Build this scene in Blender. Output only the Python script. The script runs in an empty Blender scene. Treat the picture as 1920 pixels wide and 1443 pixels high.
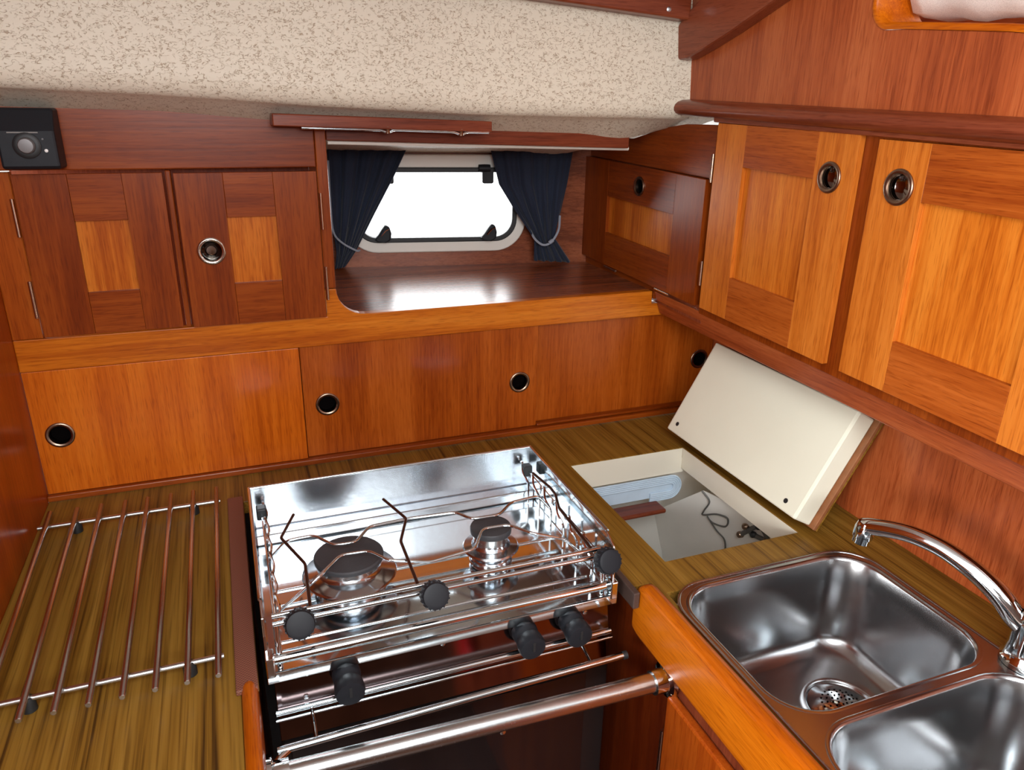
import bpy, bmesh, math, random
from mathutils import Vector, Matrix

random.seed(7)
scene = bpy.context.scene
COL = scene.collection
PI = math.pi

# ------------------------------------------------------------------ camera
cam_d = bpy.data.cameras.new('camera')
cam = bpy.data.objects.new('camera', cam_d)
COL.objects.link(cam)
YAW, PITCH, ROLL, FPX = 0.367537, -0.359489, 0.0165835, 1398.416
fwd = Vector((math.sin(YAW) * math.cos(PITCH), math.cos(YAW) * math.cos(PITCH), math.sin(PITCH)))
rt0 = Vector((math.cos(YAW), -math.sin(YAW), 0))
up0 = rt0.cross(fwd)
rt = rt0 * math.cos(ROLL) + up0 * math.sin(ROLL)
up = up0 * math.cos(ROLL) - rt0 * math.sin(ROLL)
mw = Matrix((rt, up, -fwd)).transposed().to_4x4()
mw.translation = Vector((0, 0, 1.5))
cam.matrix_world = mw
cam_d.sensor_fit = 'HORIZONTAL'
cam_d.sensor_width = 36.0
cam_d.lens = FPX / 1920 * 36.0
cam_d.clip_start = 0.02
scene.camera = cam

# ------------------------------------------------------------------ world and light
world = bpy.data.worlds.new('overcast_sky')
scene.world = world
world.use_nodes = True
bg = world.node_tree.nodes['Background']
bg.inputs[0].default_value = (0.95, 0.98, 1.0, 1)
bg.inputs[1].default_value = 2.8


def area(name, loc, target, sx, sy, power, color):
    d = bpy.data.lights.new(name, 'AREA')
    d.shape = 'RECTANGLE'
    d.size, d.size_y = sx, sy
    d.energy = power
    d.color = color
    o = bpy.data.objects.new(name, d)
    COL.objects.link(o)
    o.location = loc
    o.rotation_euler = (Vector(target) - Vector(loc)).to_track_quat('-Z', 'Y').to_euler()
    return o


# daylight falling in through the open companionway hatch above and behind the cook
area('hatch_daylight', (0.05, -0.30, 1.93), (0.15, 0.30, 0.9), 0.70, 0.60, 10.0, (0.97, 0.98, 1.0))
area('companionway_daylight', (-0.05, -1.40, 1.74), (0.15, 1.2, 1.05), 0.75, 0.24, 17.0, (0.98, 0.98, 1.0))
# daylight from the saloon windows to the left of the galley
area('saloon_daylight', (-1.75, -0.75, 1.45), (0.75, 0.75, 1.15), 1.3, 0.7, 50.0, (1.0, 0.98, 0.96))
area('window_daylight', (0.50, 1.72, 1.30), (0.42, 1.2, 1.17), 0.30, 0.13, 1.0, (0.97, 0.99, 1.0))

scene.view_settings.view_transform = 'Standard'
scene.view_settings.look = 'None'
scene.view_settings.exposure = 0.0
scene.view_settings.gamma = 1.0
scene.view_settings.use_curve_mapping = False


# ------------------------------------------------------------------ materials
def srgb(r, g, b):
    f = lambda c: (c / 255 / 12.92) if c / 255 <= 0.04045 else ((c / 255 + 0.055) / 1.055) ** 2.4
    return (f(r), f(g), f(b), 1)


class NT:
    def __init__(self, name):
        self.m = bpy.data.materials.new(name)
        self.m.use_nodes = True
        self.t = self.m.node_tree
        self.p = self.t.nodes['Principled BSDF']

    def n(self, kind, **kw):
        nd = self.t.nodes.new('ShaderNode' + kind)
        for k, v in kw.items():
            if k in nd.inputs:
                nd.inputs[k].default_value = v
            else:
                setattr(nd, k, v)
        return nd

    def l(self, a, b):
        self.t.links.new(a, b)


def ramp(nt, fac, stops):
    r = nt.n('ValToRGB')
    e = r.color_ramp.elements
    e[0].position, e[0].color = stops[0]
    e[1].position, e[1].color = stops[-1]
    for p, c in stops[1:-1]:
        q = e.new(p)
        q.color = c
    nt.l(fac, r.inputs[0])
    return r


def simple(name, col, rough=0.4, metal=0.0, bump=0.0, bscale=80, coat=0.0, var=0.0, spec=0.5):
    nt = NT(name)
    p = nt.p
    p.inputs['Base Color'].default_value = col
    p.inputs['Roughness'].default_value = rough
    p.inputs['Metallic'].default_value = metal
    p.inputs['Coat Weight'].default_value = coat
    p.inputs['Specular IOR Level'].default_value = spec
    tc = nt.n('TexCoord')
    nz = nt.n('TexNoise', Scale=bscale, Detail=3.0)
    nt.l(tc.outputs['Object'], nz.inputs['Vector'])
    if bump:
        b = nt.n('Bump', Strength=bump, Distance=0.002)
        nt.l(nz.outputs['Fac'], b.inputs['Height'])
        nt.l(b.outputs[0], p.inputs['Normal'])
    if var:
        dark = tuple(c * (1 - var) for c in col[:3]) + (1,)
        r = ramp(nt, nz.outputs['Fac'], [(0.3, dark), (0.7, col)])
        nt.l(r.outputs[0], p.inputs['Base Color'])
    return nt.m


def wood(name, dark, mid, light, axis, rough=0.30, fine=1.0, coat=0.12):
    """oiled mahogany / teak: long grain along one axis"""
    nt = NT(name)
    p = nt.p
    tc = nt.n('TexCoord')
    inf = nt.n('ObjectInfo')
    off = nt.n('VectorMath', operation='SCALE')
    comb = nt.n('CombineXYZ')
    for i in range(3):
        nt.l(inf.outputs['Random'], comb.inputs[i])
    nt.l(comb.outputs[0], off.inputs[0])
    off.inputs['Scale'].default_value = 7.0
    add = nt.n('VectorMath', operation='ADD')
    nt.l(tc.outputs['Object'], add.inputs[0])
    nt.l(off.outputs[0], add.inputs[1])

    def mapped(lo, hi):
        mp = nt.n('Mapping')
        s = [hi, hi, hi]
        s[axis] = lo
        mp.inputs['Scale'].default_value = s
        nt.l(add.outputs[0], mp.inputs['Vector'])
        return mp

    m1 = mapped(1.3, 16 * fine)
    n1 = nt.n('TexNoise', Scale=1.0, Detail=3.0, Roughness=0.6, Distortion=0.5)
    nt.l(m1.outputs[0], n1.inputs['Vector'])
    m2 = mapped(8, 260 * fine)
    n2 = nt.n('TexNoise', Scale=1.0, Detail=2.0, Roughness=0.6)
    nt.l(m2.outputs[0], n2.inputs['Vector'])
    m3 = mapped(40, 700 * fine)
    n3 = nt.n('TexNoise', Scale=1.0, Detail=1.0)
    nt.l(m3.outputs[0], n3.inputs['Vector'])
    mx = nt.n('Math', operation='MULTIPLY_ADD')
    nt.l(n2.outputs['Fac'], mx.inputs[0])
    mx.inputs[1].default_value = 0.55
    nt.l(n1.outputs['Fac'], mx.inputs[2])
    r = ramp(nt, mx.outputs[0], [(0.58, dark), (0.76, mid), (0.96, light)])
    pores = ramp(nt, n3.outputs['Fac'], [(0.30, (0.68, 0.58, 0.48, 1)), (0.46, (1, 1, 1, 1))])
    mul = nt.n('MixRGB', blend_type='MULTIPLY')
    mul.inputs[0].default_value = 0.8
    nt.l(r.outputs[0], mul.inputs[1])
    nt.l(pores.outputs[0], mul.inputs[2])
    nt.l(mul.outputs[0], p.inputs['Base Color'])
    p.inputs['Roughness'].default_value = rough
    p.inputs['Specular IOR Level'].default_value = 0.22
    p.inputs['Coat Weight'].default_value = coat
    p.inputs['Coat Roughness'].default_value = 0.22
    b = nt.n('Bump', Strength=0.10, Distance=0.001)
    nt.l(mx.outputs[0], b.inputs['Height'])
    nt.l(b.outputs[0], p.inputs['Normal'])
    return nt.m


def woods(name, dark, mid, light, **kw):
    return [wood(name + '_' + a, srgb(*dark), srgb(*mid), srgb(*light), i, **kw) for i, a in enumerate('xyz')]


W_SLIDE = woods('mahogany_veneer', (172, 78, 10), (196, 96, 16), (210, 112, 26))
W_SLIDE2 = woods('red_mahogany_veneer', (140, 60, 10), (162, 76, 16), (178, 90, 26))
W_DOOR = woods('mahogany_frame', (114, 45, 7), (134, 58, 11), (150, 71, 18))
W_PANEL = woods('mahogany_panel', (166, 78, 14), (196, 106, 28), (212, 126, 42))
W_RAIL = woods('mahogany_rail', (172, 84, 12), (198, 108, 22), (212, 126, 36))
W_STILE = woods('mahogany_stile', (170, 84, 20), (196, 108, 34), (210, 124, 46))
W_CROSS = woods('mahogany_cross_rail', (142, 62, 16), (164, 80, 24), (180, 94, 34))
W_NICHE = woods('shaded_niche_mahogany', (88, 28, 8), (104, 38, 10), (118, 48, 14))  # cabinet wood darkened to stand in for the low light beside the stove
W_FLOOR = woods('dimmed_teak', (52, 30, 20), (66, 40, 26), (80, 50, 34))  # colour darkened to stand in for a dimly lit floor and rear bulkhead
W_DARK = woods('mahogany_trim', (96, 42, 26), (120, 56, 34), (138, 70, 44))
W_BULK = woods('mahogany_bulkhead', (138, 62, 30), (164, 80, 40), (180, 96, 52))
W_FIDDLE = woods('varnished_fiddle', (168, 78, 4), (190, 96, 8), (206, 112, 16))
W_LEFT = woods('dark_bulkhead', (138, 54, 8), (158, 66, 12), (172, 80, 18))
W_SHELF = woods('shelf_mahogany', (110, 58, 38), (136, 74, 48), (156, 90, 58), rough=0.26)


def teak_top():
    nt = NT('teak_worktop')
    p = nt.p
    tc = nt.n('TexCoord')
    mp = nt.n('Mapping')
    mp.inputs['Scale'].default_value = (105, 1.8, 105)
    nt.l(tc.outputs['Object'], mp.inputs['Vector'])
    n1 = nt.n('TexNoise', Scale=1.0, Detail=4.0, Roughness=0.65, Distortion=0.25)
    nt.l(mp.outputs[0], n1.inputs['Vector'])
    r = ramp(nt, n1.outputs['Fac'], [(0.30, srgb(78, 52, 16)), (0.42, srgb(128, 92, 30)), (0.58, srgb(142, 106, 40)), (0.75, srgb(156, 118, 50))])
    mp2 = nt.n('Mapping')
    mp2.inputs['Scale'].default_value = (420, 7, 420)
    nt.l(tc.outputs['Object'], mp2.inputs['Vector'])
    n2 = nt.n('TexNoise', Scale=1.0, Detail=2.0)
    nt.l(mp2.outputs[0], n2.inputs['Vector'])
    r2 = ramp(nt, n2.outputs['Fac'], [(0.32, (0.5, 0.45, 0.4, 1)), (0.5, (1, 1, 1, 1))])
    mul = nt.n('MixRGB', blend_type='MULTIPLY')
    mul.inputs[0].default_value = 0.75
    nt.l(r.outputs[0], mul.inputs[1])
    nt.l(r2.outputs[0], mul.inputs[2])
    nt.l(mul.outputs[0], p.inputs['Base Color'])
    p.inputs['Roughness'].default_value = 0.42
    p.inputs['Specular IOR Level'].default_value = 0.3
    return nt.m


def vinyl():
    nt = NT('embossed_vinyl')
    p = nt.p
    tc = nt.n('TexCoord')
    mp = nt.n('Mapping')
    mp.inputs['Scale'].default_value = (125, 190, 240)
    nt.l(tc.outputs['Object'], mp.inputs['Vector'])
    n1 = nt.n('TexNoise', Scale=1.0, Detail=2.5, Roughness=0.55, Distortion=0.8)
    nt.l(mp.outputs[0], n1.inputs['Vector'])
    s = nt.n('Math', operation='SUBTRACT')
    nt.l(n1.outputs['Fac'], s.inputs[0])
    s.inputs[1].default_value = 0.5
    a = nt.n('Math', operation='ABSOLUTE')
    nt.l(s.outputs[0], a.inputs[0])
    n2 = nt.n('TexNoise', Scale=170.0, Detail=1.0)
    nt.l(tc.outputs['Object'], n2.inputs['Vector'])
    mk = ramp(nt, n2.outputs['Fac'], [(0.44, (0, 0, 0, 1)), (0.54, (1, 1, 1, 1))])
    line = ramp(nt, a.outputs[0], [(0.010, (1, 1, 1, 1)), (0.030, (0, 0, 0, 1))])
    m = nt.n('Math', operation='MULTIPLY')
    nt.l(mk.outputs[0], m.inputs[0])
    nt.l(line.outputs[0], m.inputs[1])
    mix = nt.n('MixRGB')
    nt.l(m.outputs[0], mix.inputs[0])
    mix.inputs[1].default_value = srgb(234, 228, 208)
    mix.inputs[2].default_value = srgb(186, 168, 142)
    nt.l(mix.outputs[0], p.inputs['Base Color'])
    p.inputs['Roughness'].default_value = 0.55
    b = nt.n('Bump', Strength=0.5, Distance=0.002)
    b.invert = True
    nt.l(m.outputs[0], b.inputs['Height'])
    nt.l(b.outputs[0], p.inputs['Normal'])
    return nt.m


def brushed(name, col, rough, axis):
    nt = NT(name)
    p = nt.p
    p.inputs['Metallic'].default_value = 1.0
    p.inputs['Base Color'].default_value = col
    tc = nt.n('TexCoord')
    mp = nt.n('Mapping')
    s = [300, 300, 300]
    s[axis] = 6
    mp.inputs['Scale'].default_value = s
    nt.l(tc.outputs['Object'], mp.inputs['Vector'])
    n1 = nt.n('TexNoise', Scale=1.0, Detail=2.0)
    nt.l(mp.outputs[0], n1.inputs['Vector'])
    mr = nt.n('MapRange')
    mr.inputs['To Min'].default_value = rough * 0.75
    mr.inputs['To Max'].default_value = rough * 1.3
    nt.l(n1.outputs['Fac'], mr.inputs[0])
    nt.l(mr.outputs[0], p.inputs['Roughness'])
    return nt.m


def fabric(name, c1, c2):
    nt = NT(name)
    p = nt.p
    tc = nt.n('TexCoord')
    wv = nt.n('TexNoise', Scale=900.0, Detail=2.0)
    nt.l(tc.outputs['Object'], wv.inputs['Vector'])
    r = ramp(nt, wv.outputs['Fac'], [(0.3, c1), (0.7, c2)])
    nt.l(r.outputs[0], p.inputs['Base Color'])
    p.inputs['Roughness'].default_value = 0.85
    p.inputs['Sheen Weight'].default_value = 0.15
    b = nt.n('Bump', Strength=0.2, Distance=0.0005)
    nt.l(wv.outputs['Fac'], b.inputs['Height'])
    nt.l(b.outputs[0], p.inputs['Normal'])
    return nt.m


def clear_glass():
    nt = NT('window_glass')
    tr = nt.n('BsdfTransparent')
    gl = nt.n('BsdfGlossy', Roughness=0.02)
    fr = nt.n('Fresnel', IOR=1.45)
    mx = nt.n('MixShader')
    nt.l(fr.outputs[0], mx.inputs[0])
    nt.l(tr.outputs[0], mx.inputs[1])
    nt.l(gl.outputs[0], mx.inputs[2])
    nt.l(mx.outputs[0], nt.t.nodes['Material Output'].inputs[0])
    return nt.m


def weave():
    nt = NT('ribbed_edging')
    p = nt.p
    tc = nt.n('TexCoord')
    ck = nt.n('TexChecker', Scale=520.0)
    ck.inputs['Color1'].default_value = srgb(138, 88, 70)
    ck.inputs['Color2'].default_value = srgb(104, 62, 50)
    nt.l(tc.outputs['Object'], ck.inputs['Vector'])
    nt.l(ck.outputs[0], p.inputs['Base Color'])
    p.inputs['Roughness'].default_value = 0.5
    return nt.m


M_TOP = teak_top()
M_VINYL = vinyl()
M_CHROME = simple('chrome', (0.74, 0.81, 0.84, 1), 0.07, 1.0)
M_MIRROR = brushed('polished_hob_steel', (0.74, 0.78, 0.80, 1), 0.10, 0)
M_SINK = simple('satin_sink_steel', (0.46, 0.47, 0.48, 1), 0.22, 1.0)
M_STEEL = brushed('satin_rod_steel', (0.58, 0.60, 0.60, 1), 0.24, 1)
M_BRONZE = simple('browned_wire', srgb(96, 70, 58), 0.3, 0.9)
M_RING = simple('bronzed_ring', (0.30, 0.21, 0.15, 1), 0.28, 1.0)
M_NICKEL = simple('nickel_ring', (0.55, 0.50, 0.44, 1), 0.18, 1.0)
M_CUP = simple('smoked_chrome', (0.22, 0.19, 0.17, 1), 0.10, 1.0)
M_BURN = simple('satin_burner_steel', (0.56, 0.60, 0.64, 1), 0.16, 1.0)
M_BACK = simple('scratched_back_steel', (0.60, 0.64, 0.68, 1), 0.24, 1.0, bump=0.08, bscale=60)
M_HOLE = simple('hole_shade_black', (0.004, 0.003, 0.003, 1), 1.0, spec=0.0)  # near-black colour stands in for the shade inside holes
M_BLACK = simple('black_plastic', (0.011, 0.013, 0.017, 1), 0.5, bump=0.1, spec=0.3)
M_RUBBER = simple('black_rubber', (0.015, 0.017, 0.018, 1), 0.5)
M_BURNER = simple('enamel_burner_cap', (0.045, 0.047, 0.052, 1), 0.5, bump=0.15, bscale=400)
M_GLASSBLK = simple('black_oven_glass', (0.010, 0.006, 0.006, 1), 0.05)
M_PANEL = simple('dark_polished_panel', (0.20, 0.15, 0.15, 1), 0.08, 1.0)
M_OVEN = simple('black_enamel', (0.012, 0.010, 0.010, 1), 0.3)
M_CREAM = simple('cream_gelcoat', srgb(232, 226, 208), 0.32, var=0.05, bscale=9)
M_LID = simple('cream_lid', srgb(238, 238, 218), 0.25, var=0.05, bscale=7)
M_GREY = simple('grey_liner', srgb(236, 234, 226), 0.45, var=0.08, bscale=12)
M_BLUE = simple('frosted_blue_plastic', srgb(196, 216, 232), 0.35, var=0.1, bscale=30)
M_PLY = simple('plywood_edge', srgb(150, 96, 58), 0.5, var=0.3, bscale=60)
M_WHITE = simple('white_frame', srgb(238, 236, 226), 0.35)
M_CLOTH = fabric('white_terry', srgb(214, 210, 204), srgb(240, 238, 232))
M_NAVY = fabric('navy_cotton', srgb(15, 24, 42), srgb(26, 40, 64))
M_TIE = simple('grey_cord', srgb(150, 158, 170), 0.7)
M_GLASS = clear_glass()
M_WEAVE = weave()
M_RED = simple('reflection_red', srgb(190, 20, 28), 0.45, bump=0.3, bscale=40)
M_FLOOR = W_FLOOR[1]
M_CABLE = simple('grey_cable', srgb(88, 88, 84), 0.5)
M_HINGE = simple('brass_hinge', srgb(196, 168, 148), 0.25, 1.0)
M_CEIL = simple('white_deckhead', srgb(234, 235, 234), 0.6, bump=0.2, bscale=200)


# ------------------------------------------------------------------ helpers
def tag(o, label=None, cat=None, group=None, kind=None):
    if label:
        o['label'] = label
    if cat:
        o['category'] = cat
    if group:
        o['group'] = group
    if kind:
        o['kind'] = kind
    return o


def thing(name, loc, label, cat, group=None):
    o = bpy.data.objects.new(name, None)
    o.empty_display_size = 0.05
    COL.objects.link(o)
    o.location = loc
    return tag(o, label, cat, group)


def world_loc(o):
    v = Vector((0, 0, 0))
    while o:
        v = v + Vector(o.location)
        o = o.parent
    return v


def link(name, bm, mat, parent=None, smooth=False, bevel=0.0, angle=35):
    """meshes come in world coordinates; the origin goes to the base centre of the piece"""
    bmesh.ops.recalc_face_normals(bm, faces=bm.faces)
    lo = Vector([min(v.co[i] for v in bm.verts) for i in range(3)])
    hi = Vector([max(v.co[i] for v in bm.verts) for i in range(3)])
    c = Vector(((lo.x + hi.x) / 2, (lo.y + hi.y) / 2, lo.z))
    bmesh.ops.translate(bm, verts=bm.verts, vec=-c)
    me = bpy.data.meshes.new(name)
    bm.to_mesh(me)
    bm.free()
    me.materials.append(mat)
    o = bpy.data.objects.new(name, me)
    COL.objects.link(o)
    if parent:
        o.parent = parent
        o.location = c - world_loc(parent)
    else:
        o.location = c
    if smooth:
        me.polygons.foreach_set('use_smooth', [True] * len(me.polygons))
        if angle:
            me.set_sharp_from_angle(angle=math.radians(angle))
    if bevel:
        md = o.modifiers.new('edge', 'BEVEL')
        md.width = bevel
        md.segments = 2
        md.limit_method = 'ANGLE'
        md.angle_limit = math.radians(40)
    return o


def part_copy(src, parent, delta):
    o = src.copy()
    COL.objects.link(o)
    o.parent = parent
    o.location = Vector(src.location) + Vector(delta)
    return o


def box(name, lo, hi, mat, parent=None, bevel=0.0015):
    bm = bmesh.new()
    add_box(bm, lo, hi)
    return link(name, bm, mat, parent, bevel=bevel)


def add_box(bm, lo, hi):
    vs = [bm.verts.new((x, y, z)) for x in (lo[0], hi[0]) for y in (lo[1], hi[1]) for z in (lo[2], hi[2])]
    for f in ((0, 1, 3, 2), (4, 6, 7, 5), (0, 4, 5, 1), (2, 3, 7, 6), (0, 2, 6, 4), (1, 5, 7, 3)):
        bm.faces.new([vs[i] for i in f])


def hexa(name, pts, mat, parent=None, bevel=0.0015):
    """eight corners: four of one end, four of the other"""
    bm = bmesh.new()
    vs = [bm.verts.new(p) for p in pts]
    for f in ((0, 1, 2, 3), (4, 5, 6, 7), (0, 1, 5, 4), (1, 2, 6, 5), (2, 3, 7, 6), (3, 0, 4, 7)):
        bm.faces.new([vs[i] for i in f])
    return link(name, bm, mat, parent, bevel=bevel)


def add_slab(bm, outer, holes, fn, t):
    """plate with holes; fn(u, v, w) -> world, w is depth behind the front face"""
    loops = [outer] + list(holes)
    front, back = [], []
    edges = []
    for lp in loops:
        fv = [bm.verts.new(fn(u, v, 0)) for u, v in lp]
        front.append(fv)
        edges += [bm.edges.new((fv[i], fv[(i + 1) % len(fv)])) for i in range(len(fv))]
    res = bmesh.ops.triangle_fill(bm, use_beauty=True, use_dissolve=False, edges=edges)
    faces = [g for g in res['geom'] if isinstance(g, bmesh.types.BMFace)]
    mp = {}
    for lp, fv in zip(loops, front):
        bv = [bm.verts.new(fn(u, v, t)) for u, v in lp]
        back.append(bv)
        for a, b in zip(fv, bv):
            mp[a] = b
    for f in faces:
        bm.faces.new([mp[v] for v in reversed(f.verts)])
    for fv, bv in zip(front, back):
        n = len(fv)
        for i in range(n):
            j = (i + 1) % n
            bm.faces.new((fv[i], fv[j], bv[j], bv[i]))


def slab(name, outer, holes, fn, t, mat, parent=None, bevel=0.0, smooth=False):
    bm = bmesh.new()
    add_slab(bm, outer, holes, fn, t)
    return link(name, bm, mat, parent, bevel=bevel, smooth=smooth)


def rect(u0, u1, v0, v1):
    return [(u0, v0), (u1, v0), (u1, v1), (u0, v1)]


def rrect(u0, u1, v0, v1, r, n=8):
    pts = []
    for cx, cy, a in ((u1 - r, v1 - r, 0), (u0 + r, v1 - r, 90), (u0 + r, v0 + r, 180), (u1 - r, v0 + r, 270)):
        for i in range(n + 1):
            t = math.radians(a + 90 * i / n)
            pts.append((cx + r * math.cos(t), cy + r * math.sin(t)))
    return pts


def rrect_even(u0, u1, v0, v1, r, n=8, m=9):
    base = rrect(u0, u1, v0, v1, r, n)
    out = []
    for c in range(4):
        seg = base[c * (n + 1):(c + 1) * (n + 1)]
        nxt = base[((c + 1) * (n + 1)) % len(base)]
        out += seg
        a = seg[-1]
        out += [(a[0] + (nxt[0] - a[0]) * k / m, a[1] + (nxt[1] - a[1]) * k / m) for k in range(1, m)]
    return out


def circle(u, v, r, n=28):
    return [(u + r * math.cos(2 * PI * i / n), v + r * math.sin(2 * PI * i / n)) for i in range(n)]


def fillet(pts, r, n=5):
    pts = [Vector(p) for p in pts]
    out = [pts[0]]
    for i in range(1, len(pts) - 1):
        a, b, c = pts[i - 1], pts[i], pts[i + 1]
        d1, d2 = (a - b), (c - b)
        k = min(r, d1.length * 0.45, d2.length * 0.45)
        p, q = b + d1.normalized() * k, b + d2.normalized() * k
        for j in range(n + 1):
            t = j / n
            out.append(p * (1 - t) ** 2 + b * 2 * t * (1 - t) + q * t * t)
    out.append(pts[-1])
    return out


def add_tube(bm, pts, r, seg=10, closed=False, radii=None):
    pts = [Vector(p) for p in pts]
    n = len(pts)
    rings = []
    prev = None
    for i, p in enumerate(pts):
        a = pts[i - 1] if (i > 0 or closed) else p
        b = pts[(i + 1) % n] if (i < n - 1 or closed) else p
        d = (b - a).normalized()
        if prev is None:
            ref = Vector((0, 0, 1)) if abs(d.z) < 0.9 else Vector((1, 0, 0))
            u = d.cross(ref).normalized()
        else:
            u = (prev - d * prev.dot(d)).normalized()
        prev = u
        v = d.cross(u)
        rr = radii[i] if radii else r
        rings.append([bm.verts.new(p + (u * math.cos(2 * PI * k / seg) + v * math.sin(2 * PI * k / seg)) * rr) for k in range(seg)])
    m = n if closed else n - 1
    for i in range(m):
        A, B = rings[i], rings[(i + 1) % n]
        for k in range(seg):
            bm.faces.new((A[k], A[(k + 1) % seg], B[(k + 1) % seg], B[k]))
    if not closed:
        bm.faces.new(rings[0][::-1])
        bm.faces.new(rings[-1])


def tube(name, pts, r, mat, parent=None, seg=10, closed=False, radii=None):
    bm = bmesh.new()
    add_tube(bm, pts, r, seg, closed, radii)
    return link(name, bm, mat, parent, smooth=True, angle=50)


def add_lathe(bm, prof, O, axis, seg=28):
    O = Vector(O)
    ax = Vector(axis).normalized()
    ref = Vector((0, 0, 1)) if abs(ax.z) < 0.9 else Vector((1, 0, 0))
    u = ax.cross(ref).normalized()
    v = ax.cross(u)
    rings = []
    for r, h in prof:
        if r < 1e-6:
            rings.append([bm.verts.new(O + ax * h)])
        else:
            rings.append([bm.verts.new(O + ax * h + (u * math.cos(2 * PI * k / seg) + v * math.sin(2 * PI * k / seg)) * r) for k in range(seg)])
    for A, B in zip(rings, rings[1:]):
        for k in range(seg):
            j = (k + 1) % seg
            if len(A) == 1 and len(B) == 1:
                continue
            if len(A) == 1:
                bm.faces.new((A[0], B[k], B[j]))
            elif len(B) == 1:
                bm.faces.new((A[k], A[j], B[0]))
            else:
                bm.faces.new((A[k], A[j], B[j], B[k]))


def lathe(name, prof, O, axis, mat, parent=None, seg=28, angle=40):
    bm = bmesh.new()
    add_lathe(bm, prof, O, axis, seg)
    return link(name, bm, mat, parent, smooth=True, angle=angle)


def loft(bm, rings, closed=True, cap=False):
    R = [[bm.verts.new(p) for p in rg] for rg in rings]
    for A, B in zip(R, R[1:]):
        n = len(A)
        for k in range(n if closed else n - 1):
            bm.faces.new((A[k], A[(k + 1) % n], B[(k + 1) % n], B[k]))
    if cap:
        bm.faces.new(R[-1])
    return R


# frames for plates: back run faces the cook (-y), right run faces -x
def fr_back(y0):
    return lambda u, v, w: (u, y0 + w, v)


SH = 0.02


def fr_right(x0, sh=SH):
    """u is world y, v height; the side lockers follow the sheer and rise slightly towards the corner"""
    return lambda u, v, w: (x0 + w, u, v + sh * (u - 1.07))


def finger_pull(name, centre, n, parent, r=0.0205, shiny=False):
    """turned ring with a cup behind it; n points into the room"""
    prof = [(r, -0.001), (r, 0.0018), (r * 0.95, 0.0028), (r * 0.84, 0.003), (r * 0.74, 0.0016), (r * 0.72, -0.003), (r * 0.71, -0.004)]
    ring = lathe(name, prof, centre, n, M_NICKEL if shiny else M_RING, parent)
    return ring


def pull_cup(centre, n, parent, r=0.0205, shiny=False):
    if shiny:
        p = [(r * 0.72, -0.002), (r * 0.70, -0.010), (r * 0.45, -0.0135), (0, -0.0145)]
        cup = lathe('pull_cup', p, centre, n, M_CUP, parent)
    else:
        p = [(r * 0.72, -0.002), (r * 0.72, -0.013), (0, -0.0132)]
        cup = lathe('pull_cup', p, centre, n, M_HOLE, parent)
    return cup


# ================================================================== THE SETTING
tag(box('floor', (-2.2, -2.0, -0.04), (1.2, 1.25, 0.0), M_FLOOR), 'wooden cabin sole darkened as if dimly lit', None, kind='structure')

# headliner: vertical embossed vinyl band with rolled lower edge, running back over the nook
zb = [(-0.45, 1.513), (-0.25, 1.509), (-0.06, 1.503), (0.15, 1.492), (0.39, 1.483), (0.57, 1.481), (0.765, 1.480), (0.83, 1.479)]
zu = [(-0.45, 1.490), (-0.26, 1.487), (-0.07, 1.484), (0.15, 1.468), (0.43, 1.459), (0.60, 1.455), (0.66, 1.447), (0.70, 1.449), (0.765, 1.466), (0.83, 1.468)]


def lerp(tab, x):
    for (a, va), (b, vb) in zip(tab, tab[1:]):
        if x <= b:
            t = max(0, (x - a) / (b - a))
            return va + (vb - va) * t
    return tab[-1][1]


bm = bmesh.new()
rings = []
NX = 48
for i in range(NX + 1):
    x = -0.45 + (0.83 + 0.45) * i / NX
    b, u = lerp(zb, x), lerp(zu, x)
    rg = [(x, 1.205, 1.9), (x, 1.190, 1.70), (x, 1.172, 1.58), (x, 1.165, b + 0.03)]
    for k in range(1, 8):
        a = k / 8 * PI / 2
        rg.append((x, 1.165 + 0.022 * (1 - math.cos(a)), b + 0.03 - (0.030) * math.sin(a)))
    rg += [(x, 1.205, b - 0.004), (x, 1.231, u), (x, 1.30, u - 0.012), (x, 1.68, u - 0.07)]
    rings.append(rg)
loft(bm, rings, closed=False)
o = link('wall_headliner', bm, M_VINYL, smooth=True, angle=0)
tag(o, 'cream embossed vinyl headliner band with rolled lower edge', None, kind='structure')

bm = bmesh.new()
add_slab(bm, rect(-2.2, 1.0, -1.5, 1.22), [rect(-0.35, 0.45, -0.75, 0.0)], lambda u, v, w: (u, v, 1.90 + w), 0.04, )
tag(link('ceiling', bm, M_CEIL), 'pale deckhead with an open hatch', None, kind='structure')

tag(box('wall_left', (-0.335, 0.30, 0.0), (-0.309, 1.24, 1.9), W_LEFT[2], bevel=0), 'dark varnished bulkhead beside the left worktop', None, kind='structure')
tag(slab('wall_splash', [(0.8805, -0.2), (0.8805, 0.79), (0.9350, 1.262), (0.9480, 1.262), (0.8935, 0.785), (0.8935, -0.2)], [], lambda u, v, w: (u, v, 1.19 - w), 0.31, W_BULK[2]), 'varnished veneer splash panel behind the tap', None, kind='structure')
# outer hull behind the lockers (keeps daylight out)
tag(box('wall_hull', (-0.45, 1.80, 0.0), (0.14, 1.82, 1.9), M_CEIL, bevel=0), 'hull side behind the lockers', None, kind='structure')
tag(box('wall_side_hull', (0.952, -0.2, 0.9), (0.97, 1.9, 1.49), M_CEIL, bevel=0), 'hull side behind the side lockers', None, kind='structure')
tag(box('wall_corner_hull', (0.72, 1.66, 1.0), (0.92, 1.68, 1.9), M_CEIL, bevel=0), 'hull corner behind the drop-front locker', None, kind='structure')
tag(box('wall_side_upper', (0.952, 0.98, 1.491), (0.97, 1.9, 1.9), M_CEIL, bevel=0), 'hull side above the side lockers', None, kind='structure')
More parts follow.
